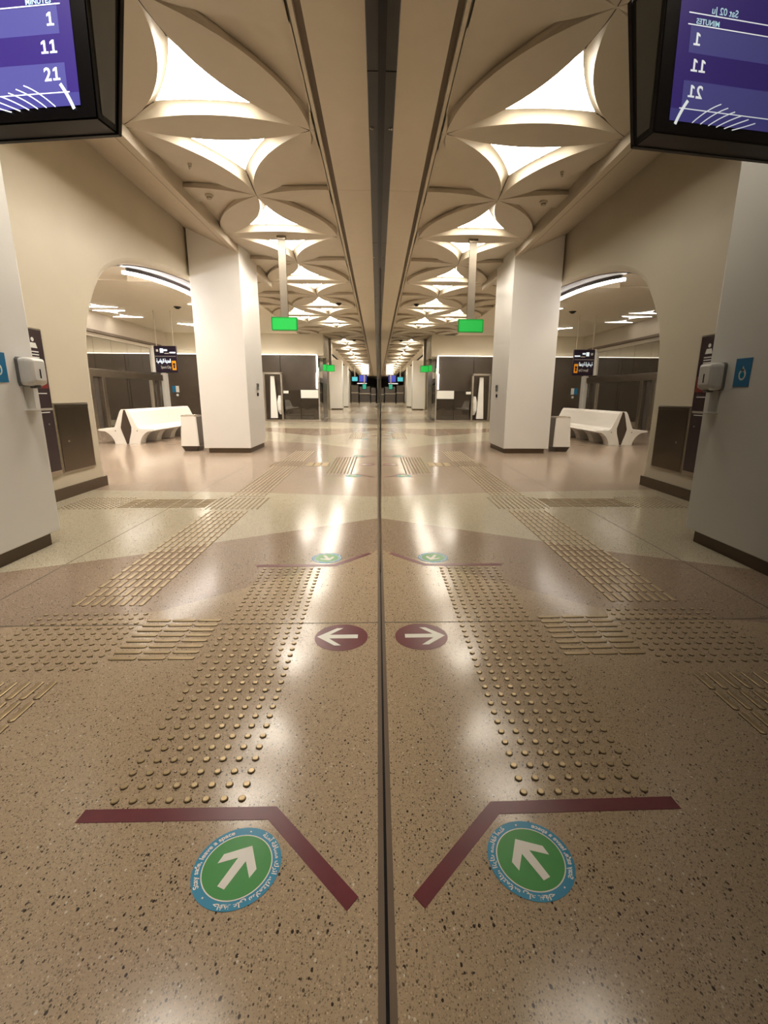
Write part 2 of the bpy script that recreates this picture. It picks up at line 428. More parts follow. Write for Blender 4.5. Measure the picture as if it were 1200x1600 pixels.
def ceiling_light(V, label, group, k=0.49, depth=0.09, strength='luminous'):
    walls, cap, G = coffer(V, k, depth)
    e = empty('ceiling_light', (G.x, G.y, Z0))
    tag(e, label, 'ceiling light', group)
    link('reflector', bm_plain('reflector', walls, True), 'coffer_plaster', e)
    zc = Z0+depth
    me = mesh('diffuser', [(p.x, p.y, zc) for p in cap]+[(p.x, p.y, zc+0.03) for p in cap],
              [tuple(range(len(cap)))]+[tuple(range(2*len(cap)-1, len(cap)-1, -1))]+[(i, (i+1) % len(cap), len(cap)+(i+1) % len(cap), len(cap)+i) for i in range(len(cap))])
    bm = bmesh.new(); bm.from_mesh(me); bmesh.ops.recalc_face_normals(bm, faces=bm.faces[:]); bm.to_mesh(me); bm.free()
    link('diffuser', me, strength, e)
    for v in V:
        cv = G+(v-G)*k; dv = (v-cv).normalized(); nv = Vector((-dv.y, dv.x))
        P = []; nn = 8
        for q in range(nn+1):
            t = 0.02+0.93*q/nn; p = v.lerp(cv, t); z = Z0+depth*(t*t*(3-2*t))-0.004; hw = 0.004+0.007*t
            P += [(p.x+nv.x*hw, p.y+nv.y*hw, z), (p.x-nv.x*hw, p.y-nv.y*hw, z), (p.x, p.y, z+0.01)]
        Fs = [(3*q, 3*q+1, 3*q+4, 3*q+3) for q in range(nn)]+[(3*q+1, 3*q+2, 3*q+5, 3*q+4) for q in range(nn)]+[(3*q+2, 3*q, 3*q+3, 3*q+5) for q in range(nn)]
        link('seam', mesh('seam', P, Fs), 'seam_dark', e)
    return e
ordn = ['first', 'second', 'third', 'fourth', 'fifth', 'sixth', 'seventh', 'eighth', 'ninth', 'tenth', 'eleventh', 'twelfth']
nlit = 0
J0, J1 = -7, 38
for j in range(J0, J1):
    for i in range(-3, 3):
        P = node(j, i)
        # petals leaving each node: along the row, and up-left / up-right
        ups = (node(j+1, i), node(j+1, i+1)) if j % 2 == 0 else (node(j+1, i-1), node(j+1, i))
        xlo = -3.85 if 4 <= j <= 9 else XBEAM
        for Q in (node(j, i+1),)+ups:
            if max(P.x, Q.x)+0.3 < xlo or min(P.x, Q.x)-0.3 > XSLOT: continue
            bm = petal_bm(P, Q)
            if clip(bm, xlo, XSLOT): link('petal', bm_plain('petal', bm), 'ceiling_plaster', ceil)
            else: bm.free()
        # cells between row j and j+1
        left, right = ups
        for V in ((P, right, left), (P, node(j, i+1), right)):
            G = (V[0]+V[1]+V[2])/3
            if max(v.x for v in V) < xlo+0.02 or min(v.x for v in V) > XSLOT-0.02: continue
            dark_gap = (9 <= j <= 10)
            lit = (abs(G.x-XC) < 0.1 and not dark_gap and G.y > 0.0) or (j in (6, 7) and abs(G.x-(XC-SIDE/2)) < 0.1)
            if lit:
                if G.y < 3.9: lab, grp = 'triangular ceiling light overhead just above the photo edge', 'ceiling lights above the viewer'
                elif G.y < 22 and abs(G.x-XC) < 0.1:
                    lab, grp = '%s glowing triangular ceiling light from the viewer along the platform' % ordn[nlit], 'glowing triangular ceiling lights over the platform'; nlit += 1
                elif G.y < 22:
                    lab, grp = ('nearer' if j == 6 else 'farther')+' triangular ceiling light of the pair beside the column', 'glowing triangular ceiling lights over the platform'
                else: lab, grp = 'small glowing triangular ceiling light far down the platform', 'far ceiling lights'
                ceiling_light(V, lab, grp)
            else:
                walls, cap, G = coffer(V, 0.74, 0.075)
                vs = [walls.verts.new((p.x, p.y, Z0+0.075)) for p in cap]; walls.faces.new(vs)
                if clip(walls, xlo, XSLOT): link('coffer', bm_plain('coffer', walls), 'ceiling_plaster', ceil)
                else: walls.free()
box('far_sheet', XBEAM, XSLOT, YR0+ROW*J1-0.3, YF, Z0+0.005, 4.3, 'ceiling_plaster', ceil)
box('upper_slab', -4.0, 0.05, YN, YF, 4.75, 4.85, 'ceiling_plaster', ceil)
# edge strip and shadow slot along the screen
box('slot_wall', -0.712, -0.70, YN, YF, Z0, 4.5, 'ceiling_plaster', ceil)
box('slot_back', -0.70, -0.585, YN, YF, 4.15, 4.3, 'slot_dark', ceil)
box('slot_rail', -0.690, -0.655, YN, YF, 4.105, 4.16, 'ceiling_plaster', ceil)
ey = [YN, 1.4, 7.6, 13.8, 20.0, 26.2, 32.4, 45, YF]
for a, b_ in zip(ey, ey[1:]):
    box('edge_panel', -0.585, -0.045, a+0.002, b_-0.002, 4.08, 4.3, 'ceiling_plaster', ceil, 0.006, 1)

# ------------------------------------------------------------------ beam above the columns
tb = empty('trim_1'); structure(tb, 'cream ceiling beam running over the white columns')
prism('beam', [(XBEAM, 3.97), (XBEAM, 4.6), (-3.82, 4.6), (-3.82, 4.44)], 'Y', YN, 13.5, 'ceiling_plaster', tb)
prism('beam_groove', [(-2.96, 4.0520), (-2.966, 4.0547), (-2.966, 4.058), (-2.96, 4.058)], 'Y', YN, 13.5, 'joint_metal', tb)

# ------------------------------------------------------------------ arcade wall with the arch
XW = -3.82
wl = empty('wall_left'); structure(wl, 'cream wall with a wide rounded arch behind the columns')
archp = [(6.67, 0.0), (6.67, 1.3), (6.69, 1.75), (6.76, 2.08), (6.92, 2.40), (7.12, 2.68), (7.36, 2.90), (7.75, 3.08), (8.25, 3.22), (9.2, 3.38), (10.4, 3.50), (11.6, 3.56), (13.5, 3.58)]
# refine curve
def refine(p, n=3):
    out = []
    for i in range(len(p)-1):
        p0 = p[max(i-1, 0)]; p1 = p[i]; p2 = p[i+1]; p3 = p[min(i+2, len(p)-1)]
        for k in range(n):
            t = k/n
            out.append(tuple(0.5*((2*p1[c])+(-p0[c]+p2[c])*t+(2*p0[c]-5*p1[c]+4*p2[c]-p3[c])*t*t+(-p0[c]+3*p1[c]-3*p2[c]+p3[c])*t**3) for c in (0, 1)))
    return out+[p[-1]]
ar = [archp[0]]+refine(archp[1:])
outline = [(YN, 0.0)]+ar+[(13.5, 4.75), (YN, 4.75)]
bm = bmesh.new()
A = [bm.verts.new((XW, p[0], p[1])) for p in outline]; Bv = [bm.verts.new((XW-0.42, p[0], p[1])) for p in outline]
bm.faces.new(A); bm.faces.new(list(reversed(Bv)))
for k in range(len(outline)):
    q = (k+1) % len(outline); bm.faces.new((A[k], Bv[k], Bv[q], A[q]))
bmesh.ops.recalc_face_normals(bm, faces=bm.faces[:])
na = len(ar)
be = [e for e in bm.edges if all(v in A[1:na+1] for v in e.verts)]
bmesh.ops.bevel(bm, geom=be, offset=0.09, segments=4, affect='EDGES', profile=0.5)
link('arch_wall', bm_mesh('arch_wall', bm), 'wall_cream', wl)
bb = box('baseboard_left', XW, XW+0.022, YN, 6.665, 0.0, 0.135, 'plinth_brown'); structure(bb, 'dark brown skirting along the foot of the cream wall')

# ------------------------------------------------------------------ concourse beyond the arch
wc = empty('wall_far'); structure(wc, 'dark panelled end wall with cream wall above')
for k in range(4):
    x0 = -10.2+k*1.83
    box('dark_panel', x0+0.006, x0+1.824, 24.0, 24.2, 0.0, 3.08, 'panel_dark', wc, 0.004, 1)
box('upper_wall', -10.2, -2.62, 24.26, 24.6, 3.0, 4.1, 'wall_cream', wc)
box('ledge', -10.2, -2.62, 24.0, 24.26, 3.082, 3.10, 'wall_cream', wc)
box('ledge_end', -2.88, -2.62, 24.0, 24.26, 3.101, 4.1, 'wall_cream', wc)
box('end_face', -10.2, -3.31, 24.61, 30.0, 0.0, 4.1, 'wall_cream', wc)
ch = empty('ceiling.001'); structure(ch, 'flat cream ceiling of the concourse beyond the arch')
box('ceiling_sheet', -10.2, -4.2, YN, 13.5, 4.12, 4.3, 'hall_plaster', ch)
box('ceiling_sheet', -10.2, -3.845, 13.5, 24.6, 4.10, 4.3, 'hall_plaster', ch)
box('ceiling_fin', -6.2, -4.24, 12.9, 13.5, 3.95, 4.12, 'hall_plaster', ch)
# opposite platform screen
XO = -10.2
wo = empty('wall_opposite'); structure(wo, 'opposite platform screen of mirror glass doors under a glass fascia')
box('backing', XO-0.2, XO-0.1, YN, 24.6, 0, 4.3, 'far_dark', wo)
for k in range(14):
    y0 = 23.0-1.2*(k+1)
    box('fascia_pane', XO-0.08, XO-0.02, y0+0.006, y0+1.194, 2.12, 3.22, 'fascia_glass', wo)
box('fascia_rail', XO-0.1, XO+0.02, YN, 23.6, 3.23, 3.36, 'ceiling_plaster', wo)
box('shadow_slot', XO-0.1, XO+0.1, YN, 23.6, 3.37, 3.46, 'slot_dark', wo)
box('upper_fascia', XO-0.1, XO+0.0, YN, 24.26, 3.47, 4.3, 'ceiling_plaster', wo)
box('door_header', XO-0.1, XO+0.06, YN, 23.5, 1.84, 2.11, 'steel', wo, 0.01, 2)
for k, yy in enumerate((4.6, 7.8, 11.0, 14.2, 17.6, 18.4, 22.4, 23.1)):
    box('door_post', XO-0.1, XO+0.05, yy, yy+0.22, 0, 1.84, 'steel', wo, 0.01, 2)
for k, (a, b_) in enumerate(((YN, 4.6), (4.82, 7.8), (8.02, 11.0), (11.22, 14.2), (14.42, 17.6), (18.62, 20.5), (20.52, 22.4))):
    box('door_pane', XO-0.08, XO-0.03, a+0.005, b_-0.005, 0.03, 1.84, 'fascia_glass', wo)
box('end_return', XO-0.1, XO-0.005, 23.26, 24.255, 2.21, 3.465, 'wall_cream', wo)
box('end_pillar', XO-0.1, XO+0.10, 23.62, 23.99, 0, 2.2, 'column_white', wo, 0.01, 2)
box('upper_pillar', XO-0.1, XO+0.06, 22.7, 23.25, 2.2, 3.46, 'column_white', wo, 0.01, 2)
# far end and near end of the hall
we = empty('wall_end'); structure(we, 'distant dark end wall of the platform with bright upper strip')
box('wall_slab', -10.4, 0.05, 91.5, 92.0, 0, 4.8, 'far_dark', we)
wn = box('wall_near', -10.4, 0.05, YN-0.3, YN, 0, 4.8, 'wall_cream'); structure(wn, 'cream wall closing the platform behind the viewer')
wl2 = box('wall_left.001', -4.4, -4.2, 30.0, 91.5, 0, 4.75, 'wall_cream'); structure(wl2, 'cream side wall far down the platform')
# side bulkhead with its arch, past the dark wall
wb = empty('wall_bulkhead'); structure(wb, 'cream bulkhead with a curved lower edge beyond the dark wall')
box('bulkhead', -3.3, -2.60, 24.61, 28.3, 3.05, 4.10, 'wall_cream', wb, 0.01, 1)
box('dark_return', -3.3, -2.90, 24.61, 28.2, 0.0, 3.049, 'panel_dark', wb)

# =================================================================== THINGS
# ------------------------------------------------------------------ columns
def column(label, x0, x1, y0, y1, ztop, group='white square columns along the platform'):
    e = empty('column', ((x0+x1)/2, (y0+y1)/2, 0)); tag(e, label, 'column', group)
    box('shaft', x0, x1, y0, y1, 0.105, ztop, 'column_white', e, 0.012, 2)
    box('plinth', x0+0.09, x1-0.035, y0+0.035, y1-0.09, 0.0, 0.105, 'plinth_brown', e)
    return e
column('near white column carrying the soap dispenser', -3.775, -2.75, 2.45, 4.02, 4.74)
column('large white column beside the hanging green sign', -3.775, -2.765, 10.4, 11.86, 4.74)
column('distant white column past the dark glass enclosure', -4.0, -2.98, 41.2, 42.7, 4.08)
column('farthest slim white column down the platform', -3.98, -2.98, 49.3, 50.8, 4.08)

# ------------------------------------------------------------------ information display
dsp = empty('departure_display', (-1.27, 2.51, 2.45), R(-8.6), True)
tag(dsp, 'black hanging departure display with purple screen showing minutes', 'display')
WD, HD = 1.24, 0.68
bm = bmesh.new()
prof = [(0.0, 0.0), (0.145, 0.0), (0.29, HD), (0.02, HD)]
for s in (0, 1):
    pass
va = [bm.verts.new((0.0, y, z)) for y, z in prof]; vb = [bm.verts.new((-WD, y, z)) for y, z in prof]
bm.faces.new(va); bm.faces.new(list(reversed(vb)))
for k in range(4): bm.faces.new((va[k], vb[k], vb[(k+1) % 4], va[(k+1) % 4]))
bmesh.ops.recalc_face_normals(bm, faces=bm.faces[:])
bmesh.ops.bevel(bm, geom=bm.edges[:], offset=0.006, segments=2, affect='EDGES')
link('housing', bm_mesh('housing', bm), 'black_plastic', dsp)
prism('side_panel', [(0.03, 0.03), (0.115, 0.03), (0.235, HD-0.03), (0.045, HD-0.03)], 'X', -0.002, 0.003, 'grey_plastic', dsp)
prism('rear_flange', [(0.125, -0.005), (0.152, -0.005), (0.302, HD+0.005), (0.27, HD+0.005)], 'X', -WD, 0.008, 'black_plastic', dsp, 0.003, 1)
TL = 0.02/HD                                  # the front leans slightly
def scr(u, v, d=0.0):                         # screen coordinates -> local
    return (-0.075-u, TL*(0.055+v)-0.002-d, 0.055+v)
def quad(name, u0, u1, v0, v1, d, m, par):
    P = [scr(u0, v0, d), scr(u1, v0, d), scr(u1, v1, d), scr(u0, v1, d)]
    P2 = [(p[0], p[1]+0.001, p[2]) for p in P]
    return link(name, mesh(name, P+P2, [(0, 1, 2, 3), (7, 6, 5, 4), (0, 4, 5, 1), (1, 5, 6, 2), (2, 6, 7, 3), (3, 7, 4, 0)]), m, par)
sc_ = quad('screen', 0, 1.09, 0.0, 0.56, 0.0, 'screen_bg', dsp)
LOCALS.add(sc_.name)
quad('screen_row', 0.062, 1.09, 0.275, 0.378, 0.0006, 'screen_band', sc_)
quad('screen_row', 0.055, 1.09, 0.05, 0.166, 0.0006, 'screen_band', sc_)
quad('screen_row', 0.0, 1.09, 0.0, 0.05, 0.0006, 'screen_foot', sc_)
for v in (0.051, 0.381, 0.425): quad('rule_line', 0.045, 1.09, v, v+0.004, 0.0012, 'screen_text', sc_)
def srow(u, v): return lambda a, b: scr(u-a, v+b, 0.0016)
def one(u, v):       # numeral 1 with a foot, drawn as one flat glyph
    q = [(0, 0), (0.034, 0), (0.034, 0.008), (0.0225, 0.008), (0.0225, 0.050), (0.0135, 0.050), (0.002, 0.0425), (0.002, 0.034), (0.0125, 0.039), (0.0125, 0.008), (0, 0.008)]
    bm = bmesh.new(); bm.faces.new([bm.verts.new(scr(u+0.034-a, v+b, 0.0016)) for a, b in q])
    me = bpy.data.meshes.new('digit'); bm.to_mesh(me); bm.free()
    link('digit', me, 'screen_text', sc_)
for v, k in ((0.305, 1), (0.203, 2), (0.100, 1)):
    for q in range(k): one(0.082+0.042*q, v)
text('digit', '2', 0.072, 'screen_text', sc_, srow(0.124, 0.100), 0.0016, 'r')
text('caption', 'MINUTES', 0.030, 'screen_cyan', sc_, srow(0.085, 0.388), 0.0006, 'r')
text('caption', 'Sat 02 Ju', 0.040, 'screen_cyan', sc_, srow(0.16, 0.435), 0.0004, 'r')
def stroke(name, pts, wd, m, par, d=0.003):
    P = []; n = len(pts)
    for k, (u, v) in enumerate(pts):
        a = Vector(pts[max(k-1, 0)]); b_ = Vector(pts[min(k+1, n-1)]); t = (b_-a).normalized(); nn = Vector((-t.y, t.x))*wd/2
        P.append(scr(u+nn.x, v+nn.y, d)); P.append(scr(u-nn.x, v-nn.y, d))
    return link(name, mesh(name, P, [(2*k, 2*k+1, 2*k+3, 2*k+2) for k in range(n-1)]), m, par)
def bez(p0, p1, p2, n=8):
    return [tuple((1-t)**2*p0[c]+2*(1-t)*t*p1[c]+t*t*p2[c] for c in (0, 1)) for t in [k/n for k in range(n+1)]]
stroke('white_stroke', bez((0.085, 0.085), (0.055, 0.045), (0.03, -0.015)), 0.014, 'screen_text', dsp)
for k in range(6):
    u0 = 0.265+0.04*k; v0 = 0.088-0.012*k
    stroke('white_stroke', bez((u0, v0), (u0-0.07, v0-0.025), (u0-0.145+0.02*k/5, v0-0.09+0.010*k)), 0.0045, 'screen_text', dsp)
for xx in (-0.25, -1.0):
    box('hanger', xx-0.03, xx+0.03, 0.13, 0.19, HD-0.02, Z0-2.45+0.02, 'steel', dsp)
text_parts = None

# ------------------------------------------------------------------ hanging green signs
def green_sign(label, x, y, z, w_, h_, stem=True, top=Z0, d=0.09):
    e = empty('exit_sign', (x, y, z-h_/2)); tag(e, label, 'sign', 'hanging green signs')
    box('sign_case', x-w_/2, x+w_/2, y, y+d, z-h_/2, z+h_/2, 'steel', e, 0.02, 3)
    box('sign_face', x-w_/2+0.004, x+w_/2-0.004, y-0.008, y+0.004, z-h_/2+0.006, z+h_/2-0.004, 'exit_rim', e, 0.012, 3)
    box('lit_panel', x-w_/2+0.025, x+w_/2-0.025, y-0.012, y-0.006, z-h_/2+0.025, z+h_/2-0.025, 'exit_green', e, 0.015, 3)
    box('stem', x-0.065, x+0.075, y+0.02, y+0.075, z+h_/2-0.01, top-0.05, 'stem_steel', e, 0.004, 1)
    box('stem_cap', x-0.08, x+0.09, y+0.01, y+0.085, top-0.06, top+0.02, 'dark_steel', e, 0.004, 1)
    return e
green_sign('blank green lit sign on a steel stem near the large column', -1.796, 9.7, 2.565, 0.50, 0.255)
green_sign('small far green sign beside the dark glass enclosure', -2.50, 26.0, 2.60, 0.48, 0.34)
green_sign('smallest narrow green sign at the corner of the dark glass enclosure', -2.70, 25.2, 2.59, 0.20, 0.33, top=3.06)

# ------------------------------------------------------------------ ceiling devices
def detector(name, label, x, y, z, m='white_plastic', r=0.055):
    e = empty(name, (x, y, z)); tag(e, label, name.replace('_', ' '))
    lathe('base', [(r, z), (r, z-0.018), (r*0.8, z-0.03)], (x, y, 0), 'Z', m, e, 18)
    lathe('sensor', [(r*0.62, z-0.028), (r*0.62, z-0.055), (r*0.35, z-0.07)], (x, y, 0), 'Z', m, e, 16)
    lathe('sensor_ring', [(r*0.66, z-0.036), (r*0.66, z-0.042)], (x, y, 0), 'Z', 'plinth_brown', e, 16)
detector('smoke_detector', 'round smoke detector on the ceiling petal by the beam', -2.49, 7.92, Z0, 'ceiling_plaster', 0.06)
detector('sprinkler', 'tiny sprinkler head on the ceiling beneath the second light', -2.40, 6.95, Z0+0.002, 'ceiling_plaster', 0.025)
detector('dome_camera', 'dark dome camera on the ceiling among the far lights', -1.25, 16.3, Z0, 'black_plastic', 0.09)
detector('dome_camera', 'small dark dome camera far along the ceiling', -1.25, 26.7, Z0, 'black_plastic', 0.11)

# ------------------------------------------------------------------ fittings on the near column
XCN = -2.75
e = empty('soap_dispenser', (XCN, 3.9, 1.11)); tag(e, 'white wall dispenser with clear drip tray on the near column', 'dispenser')
prism('back_plate', [(3.815, 1.30), (3.985, 1.30), (3.995, 1.33), (3.995, 1.50), (3.98, 1.515), (3.82, 1.515), (3.805, 1.50), (3.805, 1.33)], 'X', XCN, XCN+0.02, 'grey_plastic', e)
bm = bmesh.new()
sec = [(XCN+0.018, 0.088, 1.305, 1.512), (XCN+0.07, 0.09, 1.300, 1.515), (XCN+0.105, 0.082, 1.315, 1.508), (XCN+0.118, 0.06, 1.345, 1.49)]
rows = []
for (x, hw, za, zb) in sec:
    ring = []
    for k in range(20):
        a = 2*math.pi*k/20; c, s = math.cos(a), math.sin(a)
        q = 0.28
        cc = math.copysign(abs(c)**q, c); ss = math.copysign(abs(s)**q, s)
        ring.append(bm.verts.new((x, 3.9+hw*cc, (za+zb)/2+(zb-za)/2*ss)))
    rows.append(ring)
for i in range(3):
    for k in range(20):
        q = (k+1) % 20; bm.faces.new((rows[i][k], rows[i][q], rows[i+1][q], rows[i+1][k]))
bm.faces.new(rows[-1]); bm.faces.new(list(reversed(rows[0])))
link('cover', bm_mesh('cover', bm), 'white_plastic', e)
box('window_slot', XCN+0.113, XCN+0.121, 3.892, 3.904, 1.36, 1.43, 'black_plastic', e, 0.002, 1)
box('nozzle', XCN+0.04, XCN+0.09, 3.87, 3.93, 1.285, 1.305, 'grey_plastic', e, 0.004, 1)
prism('tray_arm', [(XCN, 1.30), (XCN+0.006, 1.30), (XCN+0.006, 1.13), (XCN, 1.13)], 'Y', 3.85, 3.95, 'clear_plastic', e)
box('drip_tray', XCN, XCN+0.125, 3.83, 3.97, 1.116, 1.124, 'clear_plastic', e, 0.003, 1)
box('tray_lip', XCN+0.121, XCN+0.125, 3.83, 3.97, 1.124, 1.134, 'clear_plastic', e)

e = empty('hygiene_notice', (XCN, 3.6, 1.3)); tag(e, 'blue notice with white hand symbol beside the dispenser', 'notice')
box('card', XCN, XCN+0.004, 3.555, 3.715, 1.325, 1.535, 'sign_blue', e)
prism('pictogram', [(3.632+0.036*math.cos(a), 1.415+0.042*math.sin(a)) for a in [2*math.pi*k/20 for k in range(20)]], 'X', XCN+0.004, XCN+0.0055, 'sign_white', e)
prism('pictogram', [(3.612, 1.440), (3.652, 1.440), (3.632, 1.478)], 'X', XCN+0.004, XCN+0.0055, 'sign_white', e)
prism('pictogram', [(3.632+0.022*math.cos(a), 1.412+0.026*math.sin(a)) for a in [2*math.pi*k/16 for k in range(16)]], 'X', XCN+0.0055, XCN+0.0065, 'sticker_blue', e)

# ------------------------------------------------------------------ call point on the big column
e = empty('call_point', (-2.765, 11.23, 1.2)); tag(e, 'small grey intercom and dark key switch on the large column', 'intercom')
box('intercom', -2.765, -2.735, 11.19, 11.30, 1.34, 1.49, 'grey_plastic', e, 0.01, 2)
box('grille', -2.736, -2.731, 11.21, 11.28, 1.42, 1.475, 'black_plastic', e)
lathe('key_switch', [(0.04, -2.765), (0.04, -2.745), (0.03, -2.74)], (0, 11.235, 1.245), 'X', 'black_plastic', e, 14)

# ------------------------------------------------------------------ wall cabinets
e = empty('help_cabinet', (XW, 5.4, 0.3)); tag(e, 'tall narrow dark help point cabinet with red band on cream wall', 'cabinet')
box('frame', XW, XW+0.035, 4.95, 5.738, 0.305, 1.945, 'steel', e, 0.006, 1)
box('face', XW+0.03, XW+0.042, 4.97, 5.715, 0.36, 1.925, 'cabinet_dark', e)
box('red_band', XW+0.042, XW+0.045, 4.97, 5.70, 1.30, 1.48, 'cabinet_red', e)
for k in range(3): box('mark', XW+0.045, XW+0.047, 5.50, 5.62, 1.335+0.045*k, 1.352+0.045*k, 'sign_white', e)
lathe('pictogram_head', [(0.022, XW+0.042), (0.022, XW+0.045)], (0, 5.56, 1.82), 'X', 'sign_white', e, 14)
prism('pictogram_body', [(5.50, 1.73), (5.62, 1.73), (5.60, 1.785), (5.52, 1.785)], 'X', XW+0.042, XW+0.045, 'sign_white', e)
for z in (1.685, 1.655, 1.625): box('mark', XW+0.042, XW+0.044, 5.48, 5.63, z, z+0.012, 'sign_white', e)
box('intercom_frame', XW+0.042, XW+0.05, 5.46, 5.66, 1.50, 1.60, 'sign_white', e)
box('intercom_glass', XW+0.05, XW+0.052, 5.475, 5.645, 1.513, 1.587, 'cabinet_dark', e)
for z in (1.24, 1.03): box('mark', XW+0.042, XW+0.044, 5.50, 5.66, z, z+0.01, 'sign_white', e)
lathe('lock', [(0.014, XW+0.042), (0.012, XW+0.05)], (0, 5.62, 0.90), 'X', 'chrome', e, 12)

e = empty('steel_hatch', (XW, 6.1, 0.3)); tag(e, 'brushed dark steel hatch set low in the cream wall', 'hatch')
box('frame', XW, XW+0.02, 5.782, 6.445, 0.302, 1.135, 'steel', e, 0.003, 1)
box('door', XW+0.018, XW+0.026, 5.797, 6.43, 0.317, 1.12, 'dark_steel', e, 0.003, 1)
box('top_lip', XW+0.026, XW+0.032, 5.80, 6.427, 1.085, 1.117, 'dark_steel', e, 0.002, 1)
lathe('lock', [(0.012, XW+0.026), (0.010, XW+0.031)], (0, 5.95, 0.68), 'X', 'chrome', e, 12)

# ------------------------------------------------------------------ bench and bin in the concourse
def bench(label, xc, y0, y1):
    e = empty('bench', (xc, (y0+y1)/2, 0)); tag(e, label, 'bench')
    for s in (1, -1):
        X = lambda d: xc+s*d
        seat = [(0.02, 0.86), (0.075, 0.86), (0.12, 0.80), (0.28, 0.43), (0.34, 0.385), (0.66, 0.375), (0.70, 0.36), (0.70, 0.335), (0.62, 0.32), (0.36, 0.30), (0.25, 0.26), (0.14, 0.40), (0.125, 0.46)]
        prism('seat_shell', [(X(a), b_) for a, b_ in seat], 'Y', y0, y1, 'bench_white', e, 0.008, 2)
        leg = [(0.135, 0.42), (0.55, 0.325), (0.46, 0.27), (0.38, 0.19), (0.33, 0.09), (0.31, 0.0), (0.03, 0.0), (0.06, 0.12), (0.12, 0.30)]
        n = 5
        for k in range(n):
            a = y0+(y1-y0-0.30)*k/(n-1)
            prism('leg', [(X(p), q) for p, q in leg], 'Y', a+(0.002 if k == 0 else 0), a+0.30, 'bench_white', e)
        bolt = lathe('bolt', [(0.014, y0-0.006), (0.014, y0+0.004)], (X(0.27), 0, 0.33), 'Y', 'dark_steel', e, 12)
    prism('core', [(xc, 0.85), (xc-0.02, 0.84), (xc-0.12, 0.46), (xc-0.135, 0.40), (xc-0.06, 0.12), (xc-0.028, 0.0), (xc+0.028, 0.0), (xc+0.06, 0.12), (xc+0.135, 0.40), (xc+0.12, 0.46), (xc+0.02, 0.84)], 'Y', y0+0.01, y1-0.01, 'bench_dark', e)
    return e
bench('long white double sided bench with dark diamond end beneath the arch', -6.37, 12.3, 16.2)
e = empty('litter_bin', (-4.20, 10.95, 0)); tag(e, 'white tapered litter bin beside the large column', 'bin')
def frustum(name, cx, cy, w0, d0, w1, d1, z0, z1, m, par, ch=0.06):
    def ringp(w_, d_, z): 
        a, b_ = w_/2, d_/2
        return [(cx-a+ch, cy-b_, z), (cx+a-ch, cy-b_, z), (cx+a, cy-b_+ch, z), (cx+a, cy+b_-ch, z), (cx+a-ch, cy+b_, z), (cx-a+ch, cy+b_, z), (cx-a, cy+b_-ch, z), (cx-a, cy-b_+ch, z)]
    V = ringp(w0, d0, z0)+ringp(w1, d1, z1)
    return link(name, mesh(name, V, [tuple(range(7, -1, -1)), tuple(range(8, 16))]+[(k, (k+1) % 8, 8+(k+1) % 8, 8+k) for k in range(8)]), m, par)
BX, BY = -4.20, 10.95
frustum('base', BX, BY, 0.30, 0.36, 0.40, 0.46, 0.0, 0.115, 'bench_dark', e, 0.03)
frustum('body', BX, BY, 0.40, 0.46, 0.33, 0.38, 0.115, 0.765, 'bench_white', e, 0.02)
link('side_panel', mesh('side_panel', [(BX+0.203, BY-0.20, 0.12), (BX+0.203, BY+0.20, 0.12), (BX+0.168, BY+0.165, 0.76), (BX+0.168, BY-0.165, 0.76),
                                       (BX+0.19, BY-0.20, 0.12), (BX+0.19, BY+0.20, 0.12), (BX+0.155, BY+0.165, 0.76), (BX+0.155, BY-0.165, 0.76)],
     [(0, 1, 2, 3), (7, 6, 5, 4), (0, 4, 5, 1), (1, 5, 6, 2), (2, 6, 7, 3), (3, 7, 4, 0)]), 'bench_dark', e)
frustum('lid', BX, BY, 0.34, 0.39, 0.32, 0.37, 0.765, 0.79, 'dark_steel', e, 0.02)
lathe('opening', [(0.12, 0.789), (0.12, 0.797), (0.10, 0.797), (0.095, 0.791)], (BX, BY, 0), 'Z', 'chrome', e, 20)

# ------------------------------------------------------------------ LED line along the far side of the arch
e = empty('led_strip', (-4.27, 9.5, 3.3)); tag(e, 'curved white LED line along the top of the arch', 'light strip')
def tube_strip(name, pts, w_, t_, m, par):
    """rectangular ribbon with thickness following 3-D points, lying across X"""
    V = []; Fs = []
    for (x, y, z) in pts: V += [(x-w_/2, y, z-t_/2), (x+w_/2, y, z-t_/2), (x+w_/2, y, z+t_/2), (x-w_/2, y, z+t_/2)]
    for k in range(len(pts)-1):
        for c in range(4):
            d = (c+1) % 4; Fs.append((4*k+c, 4*k+d, 4*k+4+d, 4*k+4+c))
    Fs += [(3, 2, 1, 0), tuple(len(V)-4+c for c in range(4))]
    return link(name, mesh(name, V, Fs), m, par)
led = [(p[0], p[1]) for p in ar if p[0] > 8.7]
tube_strip('soffit_liner', [(-4.09, p[0], p[1]-0.006) for p in ar if p[0] > 7.25], 0.30, 0.012, 'soffit_grey', e)
tube_strip('led_lip', [(-4.255, p[0], p[1]-0.03) for p in led], 0.03, 0.075, 'soffit_grey', e)
tube_strip('led_tube', [(-4.30, p[0], p[1]-0.085) for p in led], 0.07, 0.05, 'led', e)

